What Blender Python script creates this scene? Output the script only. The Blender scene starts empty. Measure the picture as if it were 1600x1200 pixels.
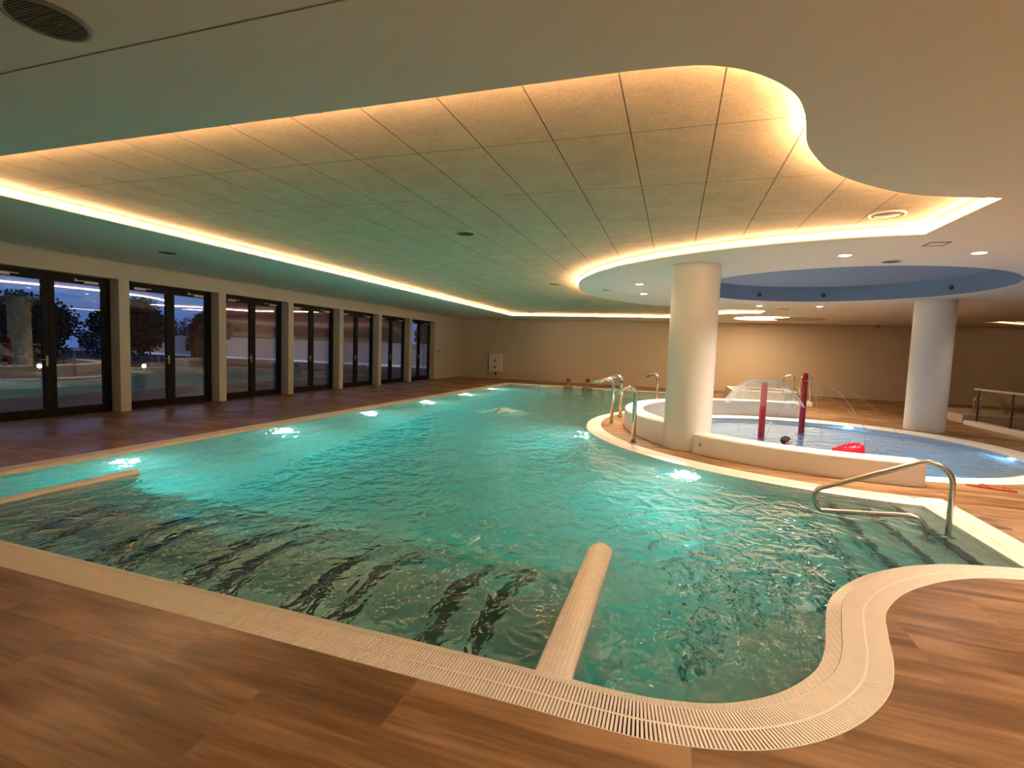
import bpy, bmesh, math, random
from math import sin, cos, pi, radians, hypot, atan2
from mathutils import Vector, Matrix
from mathutils.geometry import tessellate_polygon
random.seed(7)
S = bpy.context.scene
COL = S.collection

# ------------------------------------------------------------------ helpers
def mesh(name, verts, faces, mat=None, parent=None, smooth=False, loc=(0, 0, 0), rot=(0, 0, 0)):
    me = bpy.data.meshes.new(name)
    me.from_pydata([tuple(v) for v in verts], [], faces)
    me.validate(); me.update()
    if smooth:
        for p in me.polygons: p.use_smooth = True
    if mat:
        for m in (mat if isinstance(mat, (list, tuple)) else [mat]): me.materials.append(m)
    o = bpy.data.objects.new(name, me); COL.objects.link(o)
    o.location = loc; o.rotation_euler = rot
    if parent: o.parent = parent
    return o

def tag(o, label=None, cat=None, group=None, kind=None):
    if label: o['label'] = label
    if cat: o['category'] = cat
    if group: o['group'] = group
    if kind: o['kind'] = kind
    return o

def empty(name, loc=(0, 0, 0), rz=0.0):
    o = bpy.data.objects.new(name, None); COL.objects.link(o)
    o.location = loc; o.rotation_euler = (0, 0, rz); o.empty_display_size = .1
    return o

def copy_tree(o, parent=None):
    c = o.copy(); COL.objects.link(c); c.parent = parent
    for ch in list(o.children): copy_tree(ch, c)
    return c

class MB:
    def __init__(s): s.v = []; s.f = []
    def add(s, v, f):
        n = len(s.v); s.v += [tuple(p) for p in v]; s.f += [tuple(i + n for i in q) for q in f]; return s
    def box(s, x0, x1, y0, y1, z0, z1):
        v = [(x, y, z) for x in (x0, x1) for y in (y0, y1) for z in (z0, z1)]
        return s.add(v, [(0, 1, 3, 2), (4, 6, 7, 5), (0, 4, 5, 1), (2, 3, 7, 6), (0, 2, 6, 4), (1, 5, 7, 3)])
    def tube(s, path, r, n=12, cap=True):
        path = [Vector(p) for p in path]; rings = []
        up = Vector((0, 0, 1))
        t0 = (path[1] - path[0]).normalized()
        if abs(t0.dot(up)) > .9: up = Vector((1, 0, 0))
        u = t0.cross(up).normalized()
        for i, p in enumerate(path):
            a = path[max(i - 1, 0)]; b = path[min(i + 1, len(path) - 1)]
            t = (b - a).normalized()
            u = (u - t * u.dot(t)).normalized(); w = t.cross(u)
            rr = r[i] if isinstance(r, (list, tuple)) else r
            rings.append([p + (u * cos(2 * pi * k / n) + w * sin(2 * pi * k / n)) * rr for k in range(n)])
        v = [q for R in rings for q in R]; f = []
        for i in range(len(path) - 1):
            for k in range(n):
                f.append((i * n + k, i * n + (k + 1) % n, (i + 1) * n + (k + 1) % n, (i + 1) * n + k))
        if cap:
            f.append(tuple(range(n))[::-1]); f.append(tuple((len(path) - 1) * n + k for k in range(n)))
        return s.add(v, f)
    def lathe(s, prof, n=32, c=(0, 0, 0), a0=0.0, a1=2 * pi):
        full = abs(a1 - a0 - 2 * pi) < 1e-6; m = n if full else n + 1
        v = []; f = []
        for k in range(m):
            a = a0 + (a1 - a0) * k / n
            for r, z in prof: v.append((c[0] + r * cos(a), c[1] + r * sin(a), c[2] + z))
        L = len(prof)
        for k in range(n):
            k2 = (k + 1) % m
            for i in range(L - 1):
                f.append((k * L + i, k2 * L + i, k2 * L + i + 1, k * L + i + 1))
        return s.add(v, f)
    def sphere(s, c, r, n=16, m=10):
        rx, ry, rz = r if isinstance(r, (tuple, list)) else (r, r, r)
        v = []; f = []
        for i in range(m + 1):
            t = pi * i / m
            for k in range(n):
                a = 2 * pi * k / n
                v.append((c[0] + rx * sin(t) * cos(a), c[1] + ry * sin(t) * sin(a), c[2] + rz * cos(t)))
        for i in range(m):
            for k in range(n):
                f.append((i * n + k, (i + 1) * n + k, (i + 1) * n + (k + 1) % n, i * n + (k + 1) % n))
        return s.add(v, f)
    def build(s, name, mat=None, parent=None, smooth=False, **k):
        return mesh(name, s.v, s.f, mat, parent, smooth, **k)

def bevel(o, w=.01, seg=3, ang=40):
    m = o.modifiers.new('bevel', 'BEVEL'); m.width = w; m.segments = seg; m.limit_method = 'ANGLE'; m.angle_limit = radians(ang)
    return o

def smooth_by_angle(o, deg=35):
    me = o.data
    for p in me.polygons: p.use_smooth = True
    bm = bmesh.new(); bm.from_mesh(me)
    bmesh.ops.recalc_face_normals(bm, faces=bm.faces[:])
    for e in bm.edges:
        if len(e.link_faces) == 2 and e.calc_face_angle(0) > radians(deg): e.smooth = False
    bm.to_mesh(me); bm.free(); return o

def recalc(o):
    bm = bmesh.new(); bm.from_mesh(o.data); bmesh.ops.remove_doubles(bm, verts=bm.verts[:], dist=1e-5)
    bmesh.ops.recalc_face_normals(bm, faces=bm.faces[:]); bm.to_mesh(o.data); bm.free(); return o

def plate(loops, z, flip=False):
    """flat polygon with holes at height z -> verts, faces"""
    vl = [[Vector((p[0], p[1], 0)) for p in L] for L in loops]
    tris = tessellate_polygon(vl)
    v = [(p[0], p[1], z) for L in loops for p in L]
    f = []
    for t in tris:
        a, b, c = [v[i] for i in t]
        cr = (b[0] - a[0]) * (c[1] - a[1]) - (b[1] - a[1]) * (c[0] - a[0])
        if abs(cr) < 1e-12: continue
        up = cr > 0
        f.append(tuple(t) if up != flip else tuple(t)[::-1])
    return v, f

def slab(loops, z0, z1):
    mb = MB(); v, f = plate(loops, z1); mb.add(v, f); v, f = plate(loops, z0, True); mb.add(v, f)
    for L in loops:
        n = len(L); vv = [(p[0], p[1], z0) for p in L] + [(p[0], p[1], z1) for p in L]
        mb.add(vv, [(i, (i + 1) % n, (i + 1) % n + n, i + n) for i in range(n)])
    return mb

def arc(cx, cy, r, a0, a1, n):
    return [(cx + r * cos(radians(a0 + (a1 - a0) * i / n)), cy + r * sin(radians(a0 + (a1 - a0) * i / n))) for i in range(n + 1)]
def circle(cx, cy, r, n=96): return arc(cx, cy, r, 0, 360, n)[:-1]

def catmull(P, n=6):
    out = []
    for i in range(len(P) - 1):
        p0 = P[max(i - 1, 0)]; p1 = P[i]; p2 = P[i + 1]; p3 = P[min(i + 2, len(P) - 1)]
        for k in range(n):
            t = k / n
            out.append(tuple(.5 * (2 * p1[j] + (p2[j] - p0[j]) * t + (2 * p0[j] - 5 * p1[j] + 4 * p2[j] - p3[j]) * t * t + (3 * p1[j] - p0[j] - 3 * p2[j] + p3[j]) * t ** 3) for j in range(len(p1))))
    out.append(tuple(P[-1])); return out

def resample(L, step):
    """closed loop, keeps original vertices, adds points on long edges"""
    out = []
    for i, p in enumerate(L):
        q = L[(i + 1) % len(L)]; d = hypot(q[0] - p[0], q[1] - p[1]); n = max(1, int(round(d / step)))
        for k in range(n): out.append((p[0] + (q[0] - p[0]) * k / n, p[1] + (q[1] - p[1]) * k / n))
    return out

def offset(L, d):
    """miter offset of a closed loop to its outside (d>0), loop orientation found from its area"""
    A = sum(L[i][0] * L[(i + 1) % len(L)][1] - L[(i + 1) % len(L)][0] * L[i][1] for i in range(len(L)))
    s = 1 if A > 0 else -1; out = []; n = len(L)
    for i in range(n):
        a, p, b = L[i - 1], L[i], L[(i + 1) % n]
        e1 = Vector((p[0] - a[0], p[1] - a[1])).normalized(); e2 = Vector((b[0] - p[0], b[1] - p[1])).normalized()
        n1 = Vector((e1.y, -e1.x)) * s; n2 = Vector((e2.y, -e2.x)) * s
        m = (n1 + n2); m.normalize(); k = max(.4, m.dot(n1))
        out.append((p[0] + m.x * d / k, p[1] + m.y * d / k))
    return out

def ribbon(A, za, B, zb):
    n = len(A)
    v = [(p[0], p[1], za) for p in A] + [(p[0], p[1], zb) for p in B]
    return v, [(i, (i + 1) % n, (i + 1) % n + n, i + n) for i in range(n)]

# ------------------------------------------------------------------ materials
def newmat(name):
    m = bpy.data.materials.new(name); m.use_nodes = True; nt = m.node_tree
    b = nt.nodes['Principled BSDF']; return m, nt, b
def N(nt, t, **k):
    n = nt.nodes.new(t)
    for a, v in k.items():
        if a in n.inputs: n.inputs[a].default_value = v
        else: setattr(n, a, v)
    return n
def simple(name, col, rough=.5, metal=0, spec=.5, bump=0, scale=30, var=0.0, coat=0):
    m, nt, b = newmat(name)
    b.inputs['Base Color'].default_value = (*col, 1); b.inputs['Roughness'].default_value = rough
    b.inputs['Metallic'].default_value = metal; b.inputs['Specular IOR Level'].default_value = spec
    b.inputs['Coat Weight'].default_value = coat
    tc = N(nt, 'ShaderNodeTexCoord'); nz = N(nt, 'ShaderNodeTexNoise'); nz.inputs['Scale'].default_value = scale
    nt.links.new(tc.outputs['Object'], nz.inputs['Vector'])
    if var:
        mx = N(nt, 'ShaderNodeMix', data_type='RGBA'); mx.inputs[6].default_value = (*[c * (1 - var) for c in col], 1)
        mx.inputs[7].default_value = (*[min(1, c * (1 + var)) for c in col], 1)
        nt.links.new(nz.outputs['Fac'], mx.inputs[0]); nt.links.new(mx.outputs[2], b.inputs['Base Color'])
    if bump:
        bp = N(nt, 'ShaderNodeBump'); bp.inputs['Strength'].default_value = bump; bp.inputs['Distance'].default_value = .01
        nt.links.new(nz.outputs['Fac'], bp.inputs['Height']); nt.links.new(bp.outputs['Normal'], b.inputs['Normal'])
    return m
def emis(name, col, st):
    m, nt, b = newmat(name); b.inputs['Base Color'].default_value = (*col, 1)
    b.inputs['Emission Color'].default_value = (*col, 1); b.inputs['Emission Strength'].default_value = st
    return m

M = {}
M['wall'] = simple('wall_paint', (.54, .45, .355), .65, var=.03, scale=2)
M['wall_left'] = simple('wall_left_paint', (.50, .46, .40), .65, var=.03, scale=2)
M['ceil'] = simple('ceiling_paint', (.86, .78, .69), .8, var=.02, scale=1.5)
M['wallr'] = simple('shaded_wall_paint', (.13, .10, .075), .6, var=.03, scale=2)  # right wall darkened in its colour so that it looks unlit
M['white'] = simple('white_render', (.76, .72, .66), .45, var=.02, scale=4)
M['colw'] = simple('column_paint', (.68, .67, .63), .28, var=.02, scale=3)
M['blue'] = simple('slate_blue_paint', (.30, .365, .49), .7)
M['chrome'] = simple('polished_steel', (.72, .68, .62), .14, metal=1)
M['brushed'] = simple('brushed_steel', (.62, .57, .50), .27, metal=1)
M['dark'] = simple('dark_anodised', (.004, .0035, .003), .5, spec=.15)
M['darkhole'] = simple('dark_channel', (.10, .085, .07), .8)
M['plastic_white'] = simple('white_plastic', (.75, .73, .69), .4)
M['grey'] = simple('grey_metal', (.35, .34, .32), .4, metal=.6)
M['greyplastic'] = simple('grey_plastic', (.30, .27, .23), .55)
M['grate'] = simple('grate_plastic', (.92, .82, .68), .42, var=.04, scale=8)
M['lip'] = None
M['red'] = simple('red_paint', (.48, .025, .03), .3)
M['redgloss'] = simple('red_vinyl', (.75, .015, .04), .2, bump=.5, scale=9)
M['sandal'] = simple('red_rubber', (.42, .07, .03), .5)
M['black'] = simple('black_plastic', (.02, .02, .02), .5)
M['skin'] = simple('skin', (.42, .22, .14), .45, var=.06, scale=12)
M['skin2'] = simple('skin_light', (.60, .36, .26), .45, var=.06, scale=12)
M['hair'] = simple('dark_hair', (.015, .010, .007), .5, bump=.8, scale=60)
M['led'] = emis('led_warm', (1.0, .61, .31), 42.0)
M['led2'] = emis('led_warm_dim', (1.0, .70, .36), 9.0)
M['down'] = emis('downlight_lens', (1.0, .84, .66), 30.0)
M['disc'] = emis('round_lightbox', (1.0, .72, .40), 12.5)
M['lamp'] = emis('pool_lamp_lens', (.86, 1.0, .97), 320.0)
M['lampk'] = emis('kids_pool_lamp_lens', (.42, .76, 1.0), 600.0)
M['lampfill'] = emis('fill_lamp_lens', (.85, .97, 1.0), 35.0)
M['bulb'] = emis('garden_lamp_glow', (1.0, .75, .35), 40.0)

def tile_mat(name, base, sz, grout, rough=.25, amount=1.0):
    m, nt, b = newmat(name); tc = N(nt, 'ShaderNodeTexCoord')
    br = N(nt, 'ShaderNodeTexBrick'); br.offset = 0.0
    br.inputs['Scale'].default_value = 1; br.inputs['Brick Width'].default_value = sz; br.inputs['Row Height'].default_value = sz
    br.inputs['Mortar Size'].default_value = sz * .06
    br.inputs['Color1'].default_value = (*base, 1); br.inputs['Color2'].default_value = (*[c * .9 for c in base], 1)
    br.inputs['Mortar'].default_value = (*grout, 1)
    nt.links.new(tc.outputs['Object'], br.inputs['Vector']); nt.links.new(br.outputs['Color'], b.inputs['Base Color'])
    b.inputs['Roughness'].default_value = rough
    return m
M['tile'] = tile_mat('white_pool_tile', (.72, .78, .76), .25, (.69, .75, .73))
M['ktile'] = tile_mat('pale_blue_tile', (.50, .66, .80), .25, (.42, .56, .70))
M['mosaic'] = tile_mat('wet_white_mosaic', (.88, .80, .68), .025, (.62, .53, .43), .28)
M['lip'] = M['mosaic']
M['benchtile'] = tile_mat('grey_green_tile', (.36, .48, .45), .25, (.33, .44, .41))
M['step_shade'] = simple('step_shade_colour', (.05, .085, .095), .4)  # dark tone for the shadow lines at the step edges
M['jet'] = simple('brown_jet_strip', (.035, .022, .010), .5)

def deck_mat():
    m, nt, b = newmat('wood_look_tile'); tc = N(nt, 'ShaderNodeTexCoord')
    br = N(nt, 'ShaderNodeTexBrick'); br.offset = .5; br.offset_frequency = 2
    br.inputs['Scale'].default_value = 1; br.inputs['Brick Width'].default_value = 1.2; br.inputs['Row Height'].default_value = .6
    br.inputs['Mortar Size'].default_value = .0035; br.inputs['Mortar Smooth'].default_value = .3
    br.inputs['Color1'].default_value = (0, 0, 0, 1); br.inputs['Color2'].default_value = (1, 1, 1, 1); br.inputs['Mortar'].default_value = (.5, .5, .5, 1)
    sh = N(nt, 'ShaderNodeMapping'); sh.inputs['Location'].default_value = (-.15, .14, 0)
    nt.links.new(tc.outputs['Object'], sh.inputs['Vector']); nt.links.new(sh.outputs[0], br.inputs['Vector'])
    # grain offset per tile
    sc = N(nt, 'ShaderNodeVectorMath', operation='SCALE'); sc.inputs['Scale'].default_value = 7.3
    nt.links.new(br.outputs['Color'], sc.inputs[0])
    ad = N(nt, 'ShaderNodeVectorMath', operation='ADD'); nt.links.new(tc.outputs['Object'], ad.inputs[0]); nt.links.new(sc.outputs[0], ad.inputs[1])
    def grain(sx, sy, det, dist):
        mp = N(nt, 'ShaderNodeMapping'); mp.inputs['Scale'].default_value = (sx, sy, 1); nt.links.new(ad.outputs[0], mp.inputs['Vector'])
        nz = N(nt, 'ShaderNodeTexNoise'); nz.inputs['Scale'].default_value = 1; nz.inputs['Detail'].default_value = det
        nz.inputs['Distortion'].default_value = dist; nt.links.new(mp.outputs[0], nz.inputs['Vector']); return nz
    g1 = grain(.9, 7, 5, .6); g2 = grain(2.5, 45, 3, .3); g3 = grain(1.2, 2.2, 2, .2)
    a1 = N(nt, 'ShaderNodeMath', operation='MULTIPLY_ADD'); a1.inputs[1].default_value = .30; nt.links.new(g2.outputs['Fac'], a1.inputs[0]); nt.links.new(g1.outputs['Fac'], a1.inputs[2])
    a2 = N(nt, 'ShaderNodeMath', operation='MULTIPLY_ADD'); a2.inputs[1].default_value = .35; nt.links.new(g3.outputs['Fac'], a2.inputs[0]); nt.links.new(a1.outputs[0], a2.inputs[2])
    cr = N(nt, 'ShaderNodeValToRGB'); e = cr.color_ramp.elements
    e[0].position = .58; e[0].color = (.100, .046, .016, 1); e[1].position = 1.05; e[1].color = (.35, .195, .09, 1)
    x = cr.color_ramp.elements.new(.78); x.color = (.195, .097, .036, 1)
    nt.links.new(a2.outputs[0], cr.inputs[0])
    mx = N(nt, 'ShaderNodeMix', data_type='RGBA'); mx.inputs[7].default_value = (.19, .10, .05, 1)
    fm = N(nt, 'ShaderNodeMath', operation='MULTIPLY'); fm.inputs[1].default_value = .55
    nt.links.new(br.outputs['Fac'], fm.inputs[0]); nt.links.new(fm.outputs[0], mx.inputs[0]); nt.links.new(cr.outputs[0], mx.inputs[6])
    nt.links.new(mx.outputs[2], b.inputs['Base Color'])
    wet = N(nt, 'ShaderNodeTexNoise'); wet.inputs['Scale'].default_value = .9; wet.inputs['Detail'].default_value = 3
    nt.links.new(tc.outputs['Object'], wet.inputs['Vector'])
    rr = N(nt, 'ShaderNodeMapRange'); rr.inputs['From Min'].default_value = .42; rr.inputs['From Max'].default_value = .60
    rr.inputs['To Min'].default_value = .48; rr.inputs['To Max'].default_value = .30
    nt.links.new(wet.outputs['Fac'], rr.inputs['Value']); nt.links.new(rr.outputs[0], b.inputs['Roughness'])
    b.inputs['Specular IOR Level'].default_value = .28
    return m
M['deck'] = deck_mat()

def panel_mat():
    m, nt, b = newmat('wood_wool_acoustic_panel'); tc = N(nt, 'ShaderNodeTexCoord')
    nz = N(nt, 'ShaderNodeTexNoise'); nz.inputs['Scale'].default_value = 42; nz.inputs['Detail'].default_value = 5; nz.inputs['Roughness'].default_value = .75; nz.inputs['Distortion'].default_value = 1.2
    nt.links.new(tc.outputs['Object'], nz.inputs['Vector'])
    n2 = N(nt, 'ShaderNodeTexNoise'); n2.inputs['Scale'].default_value = 4; n2.inputs['Detail'].default_value = 3
    nt.links.new(tc.outputs['Object'], n2.inputs['Vector'])
    cr = N(nt, 'ShaderNodeValToRGB'); e = cr.color_ramp.elements; e[0].position = .3; e[0].color = (.46, .345, .23, 1); e[1].position = .72; e[1].color = (.73, .575, .41, 1)
    mixn = N(nt, 'ShaderNodeMath', operation='MULTIPLY_ADD'); mixn.inputs[1].default_value = .35; nt.links.new(n2.outputs['Fac'], mixn.inputs[0])
    sub = N(nt, 'ShaderNodeMath', operation='SUBTRACT'); sub.inputs[1].default_value = .17; nt.links.new(nz.outputs['Fac'], sub.inputs[0]); nt.links.new(sub.outputs[0], mixn.inputs[2])
    nt.links.new(mixn.outputs[0], cr.inputs[0])
    sp = N(nt, 'ShaderNodeSeparateXYZ'); nt.links.new(tc.outputs['Object'], sp.inputs[0])
    def joint(out, off, pitch, w):
        a = N(nt, 'ShaderNodeMath', operation='SUBTRACT'); a.inputs[1].default_value = off; nt.links.new(sp.outputs[out], a.inputs[0])
        p = N(nt, 'ShaderNodeMath', operation='PINGPONG'); p.inputs[1].default_value = pitch / 2; nt.links.new(a.outputs[0], p.inputs[0])
        l = N(nt, 'ShaderNodeMath', operation='LESS_THAN'); l.inputs[1].default_value = w; nt.links.new(p.outputs[0], l.inputs[0]); return l
    jx = joint('X', -.39, .57, .0045); jy = joint('Y', 3.74, 1.2, .0035)
    jm = N(nt, 'ShaderNodeMath', operation='MAXIMUM'); nt.links.new(jx.outputs[0], jm.inputs[0]); nt.links.new(jy.outputs[0], jm.inputs[1])
    mx = N(nt, 'ShaderNodeMix', data_type='RGBA'); mx.inputs[7].default_value = (.13, .09, .05, 1); nt.links.new(jm.outputs[0], mx.inputs[0]); nt.links.new(cr.outputs[0], mx.inputs[6])
    nt.links.new(mx.outputs[2], b.inputs['Base Color']); b.inputs['Roughness'].default_value = .95; b.inputs['Specular IOR Level'].default_value = .1
    bp = N(nt, 'ShaderNodeBump'); bp.inputs['Strength'].default_value = .55; bp.inputs['Distance'].default_value = .006
    nt.links.new(nz.outputs['Fac'], bp.inputs['Height']); nt.links.new(bp.outputs['Normal'], b.inputs['Normal'])
    return m
M['panel'] = panel_mat()

def water_mat(name, absorb, dens, scat, wave=1.0, sc=1.0, calm=.22):
    m = bpy.data.materials.new(name); m.use_nodes = True; nt = m.node_tree; nt.nodes.clear()
    out = N(nt, 'ShaderNodeOutputMaterial'); g = N(nt, 'ShaderNodeBsdfGlass'); g.inputs['IOR'].default_value = 1.33; g.inputs['Roughness'].default_value = .0
    g.inputs['Color'].default_value = (.97, 1, .99, 1)
    tc = N(nt, 'ShaderNodeTexCoord')
    def nz(s, det, dist, st=(1, 1, 1)):
        mp = N(nt, 'ShaderNodeMapping'); mp.inputs['Scale'].default_value = (st[0] * s, st[1] * s, s); nt.links.new(tc.outputs['Object'], mp.inputs['Vector'])
        n = N(nt, 'ShaderNodeTexNoise'); n.inputs['Scale'].default_value = 1; n.inputs['Detail'].default_value = det; n.inputs['Distortion'].default_value = dist
        nt.links.new(mp.outputs[0], n.inputs['Vector']); return n
    a = nz(2.2 * sc, 2, .6); b2 = nz(5.5 * sc, 2, .8, (1, .75, 1)); c = nz(17 * sc, 2, .6)
    s1 = N(nt, 'ShaderNodeMath', operation='MULTIPLY_ADD'); s1.inputs[1].default_value = .85; nt.links.new(b2.outputs['Fac'], s1.inputs[0]); nt.links.new(a.outputs['Fac'], s1.inputs[2])
    s2 = N(nt, 'ShaderNodeMath', operation='MULTIPLY_ADD'); s2.inputs[1].default_value = .13; nt.links.new(c.outputs['Fac'], s2.inputs[0]); nt.links.new(s1.outputs[0], s2.inputs[2])
    bp = N(nt, 'ShaderNodeBump'); bp.inputs['Strength'].default_value = 1.0; bp.inputs['Distance'].default_value = .15 * wave
    sx_ = N(nt, 'ShaderNodeSeparateXYZ'); nt.links.new(tc.outputs['Object'], sx_.inputs[0])
    mr_ = N(nt, 'ShaderNodeMapRange'); mr_.inputs['From Min'].default_value = .7; mr_.inputs['From Max'].default_value = 1.7; mr_.inputs['To Min'].default_value = 1.0; mr_.inputs['To Max'].default_value = calm
    nt.links.new(sx_.outputs['X'], mr_.inputs['Value']); 
    my_ = N(nt, 'ShaderNodeMapRange'); my_.inputs['From Min'].default_value = 3.4; my_.inputs['From Max'].default_value = 5.4; my_.inputs['To Min'].default_value = .45 if calm < 1 else 1.0; my_.inputs['To Max'].default_value = 1.0
    mm_ = N(nt, 'ShaderNodeMath', operation='MULTIPLY'); nt.links.new(sx_.outputs['Y'], my_.inputs['Value']); nt.links.new(mr_.outputs[0], mm_.inputs[0]); nt.links.new(my_.outputs[0], mm_.inputs[1]); nt.links.new(mm_.outputs[0], bp.inputs['Strength'])
    nt.links.new(s2.outputs[0], bp.inputs['Height']); nt.links.new(bp.outputs['Normal'], g.inputs['Normal'])
    tr_ = N(nt, 'ShaderNodeBsdfTransparent'); tr_.inputs[0].default_value = (.9, 1, .98, 1); mxs = N(nt, 'ShaderNodeMixShader'); mxs.inputs[0].default_value = .0
    nt.links.new(g.outputs[0], mxs.inputs[1]); nt.links.new(tr_.outputs[0], mxs.inputs[2]); nt.links.new(mxs.outputs[0], out.inputs['Surface'])
    va = N(nt, 'ShaderNodeVolumeAbsorption'); va.inputs['Color'].default_value = (*absorb, 1); va.inputs['Density'].default_value = dens
    if scat > 0:
        vs = N(nt, 'ShaderNodeVolumeScatter'); vs.inputs['Color'].default_value = (.75, 1, .97, 1); vs.inputs['Density'].default_value = scat
        ad = N(nt, 'ShaderNodeAddShader'); nt.links.new(va.outputs[0], ad.inputs[0]); nt.links.new(vs.outputs[0], ad.inputs[1]); nt.links.new(ad.outputs[0], out.inputs['Volume'])
    else: nt.links.new(va.outputs[0], out.inputs['Volume'])
    return m
M['water'] = water_mat('pool_water', (.0, .905, .90), .82, 0.20)
M['kwater'] = water_mat('kids_pool_water', (.25, .78, 1.0), .8, 0.15, .8, 1.3, 1.0)

def clear_mat(name, tint, gloss, rough=.05, mixf=None, bump=0, col=(1, 1, 1)):
    m = bpy.data.materials.new(name); m.use_nodes = True; nt = m.node_tree; nt.nodes.clear()
    out = N(nt, 'ShaderNodeOutputMaterial'); t = N(nt, 'ShaderNodeBsdfTransparent'); t.inputs[0].default_value = (*tint, 1)
    g = N(nt, 'ShaderNodeBsdfGlossy'); g.inputs['Roughness'].default_value = rough; g.inputs['Color'].default_value = (*col, 1)
    mx = N(nt, 'ShaderNodeMixShader'); nt.links.new(t.outputs[0], mx.inputs[1]); nt.links.new(g.outputs[0], mx.inputs[2])
    fr = N(nt, 'ShaderNodeFresnel'); fr.inputs['IOR'].default_value = 1.5
    ml = N(nt, 'ShaderNodeMath', operation='MULTIPLY_ADD', use_clamp=True); ml.inputs[1].default_value = gloss; ml.inputs[2].default_value = mixf or 0
    ge = N(nt, 'ShaderNodeNewGeometry'); fb = N(nt, 'ShaderNodeMath', operation='SUBTRACT'); fb.inputs[0].default_value = 1.0; nt.links.new(ge.outputs['Backfacing'], fb.inputs[1])
    mf = N(nt, 'ShaderNodeMath', operation='MULTIPLY'); nt.links.new(fr.outputs[0], ml.inputs[0]); nt.links.new(ml.outputs[0], mf.inputs[0]); nt.links.new(fb.outputs[0], mf.inputs[1]); nt.links.new(mf.outputs[0], mx.inputs[0])
    nt.links.new(mx.outputs[0], out.inputs['Surface'])
    if bump:
        tc = N(nt, 'ShaderNodeTexCoord'); nz = N(nt, 'ShaderNodeTexNoise'); nz.inputs['Scale'].default_value = 14; nt.links.new(tc.outputs['Object'], nz.inputs['Vector'])
        bp = N(nt, 'ShaderNodeBump'); bp.inputs['Strength'].default_value = bump; bp.inputs['Distance'].default_value = .03
        nt.links.new(nz.outputs['Fac'], bp.inputs['Height']); nt.links.new(bp.outputs['Normal'], g.inputs['Normal'])
    return m
M['glass'] = clear_mat('door_glass', (.74, .80, .86), 3.0, .0)
M['glass2'] = clear_mat('railing_glass', (.90, .91, .89), .6, .0)
def film_mat(name, white, gloss):
    m = clear_mat(name, (.98, .99, .98), gloss, .05); nt = m.node_tree
    out = [n for n in nt.nodes if n.type == 'OUTPUT_MATERIAL'][0]; src = out.inputs['Surface'].links[0].from_socket
    d = N(nt, 'ShaderNodeBsdfDiffuse'); d.inputs[0].default_value = (.9, .88, .84, 1); t = N(nt, 'ShaderNodeBsdfTranslucent'); t.inputs[0].default_value = (.9, .88, .84, 1)
    a = N(nt, 'ShaderNodeMixShader'); a.inputs[0].default_value = .5; nt.links.new(d.outputs[0], a.inputs[1]); nt.links.new(t.outputs[0], a.inputs[2])
    lw = N(nt, 'ShaderNodeLayerWeight'); lw.inputs[0].default_value = .35
    ml = N(nt, 'ShaderNodeMath', operation='MULTIPLY_ADD', use_clamp=True); ml.inputs[1].default_value = white * 2.5; ml.inputs[2].default_value = white * .3; nt.links.new(lw.outputs['Facing'], ml.inputs[0])
    f = N(nt, 'ShaderNodeMixShader'); nt.links.new(ml.outputs[0], f.inputs[0]); nt.links.new(src, f.inputs[1]); nt.links.new(a.outputs[0], f.inputs[2]); nt.links.new(f.outputs[0], out.inputs['Surface']); return m
M['bell'] = film_mat('falling_water_film', .22, .45)
M['stream'] = film_mat('thin_water_stream', .30, .5)

def foam_mat():
    m = bpy.data.materials.new('water_foam'); m.use_nodes = True; nt = m.node_tree; nt.nodes.clear()
    out = N(nt, 'ShaderNodeOutputMaterial'); t = N(nt, 'ShaderNodeBsdfTransparent'); d = N(nt, 'ShaderNodeBsdfPrincipled')
    d.inputs['Base Color'].default_value = (.62, .78, .72, 1); d.inputs['Roughness'].default_value = .3
    mx = N(nt, 'ShaderNodeMixShader'); tc = N(nt, 'ShaderNodeTexCoord'); nz = N(nt, 'ShaderNodeTexNoise'); nz.inputs['Scale'].default_value = 5; nz.inputs['Detail'].default_value = 4
    nt.links.new(tc.outputs['Object'], nz.inputs['Vector'])
    gr = N(nt, 'ShaderNodeMapRange'); gr.inputs['From Min'].default_value = .38; gr.inputs['From Max'].default_value = .65; gr.inputs['To Max'].default_value = .8
    nt.links.new(nz.outputs['Fac'], gr.inputs['Value'])
    gd = N(nt, 'ShaderNodeVectorMath', operation='LENGTH'); nt.links.new(tc.outputs['Object'], gd.inputs[0])
    fo = N(nt, 'ShaderNodeMapRange'); fo.inputs['From Min'].default_value = .15; fo.inputs['From Max'].default_value = .75; fo.inputs['To Min'].default_value = 1.0; fo.inputs['To Max'].default_value = 0.0; nt.links.new(gd.outputs['Value'], fo.inputs['Value'])
    fm = N(nt, 'ShaderNodeMath', operation='MULTIPLY'); nt.links.new(gr.outputs[0], fm.inputs[0]); nt.links.new(fo.outputs[0], fm.inputs[1]); nt.links.new(fm.outputs[0], mx.inputs[0]); nt.links.new(t.outputs[0], mx.inputs[1]); nt.links.new(d.outputs[0], mx.inputs[2]); nt.links.new(mx.outputs[0], out.inputs['Surface'])
    return m
M['foam'] = foam_mat()

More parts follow.
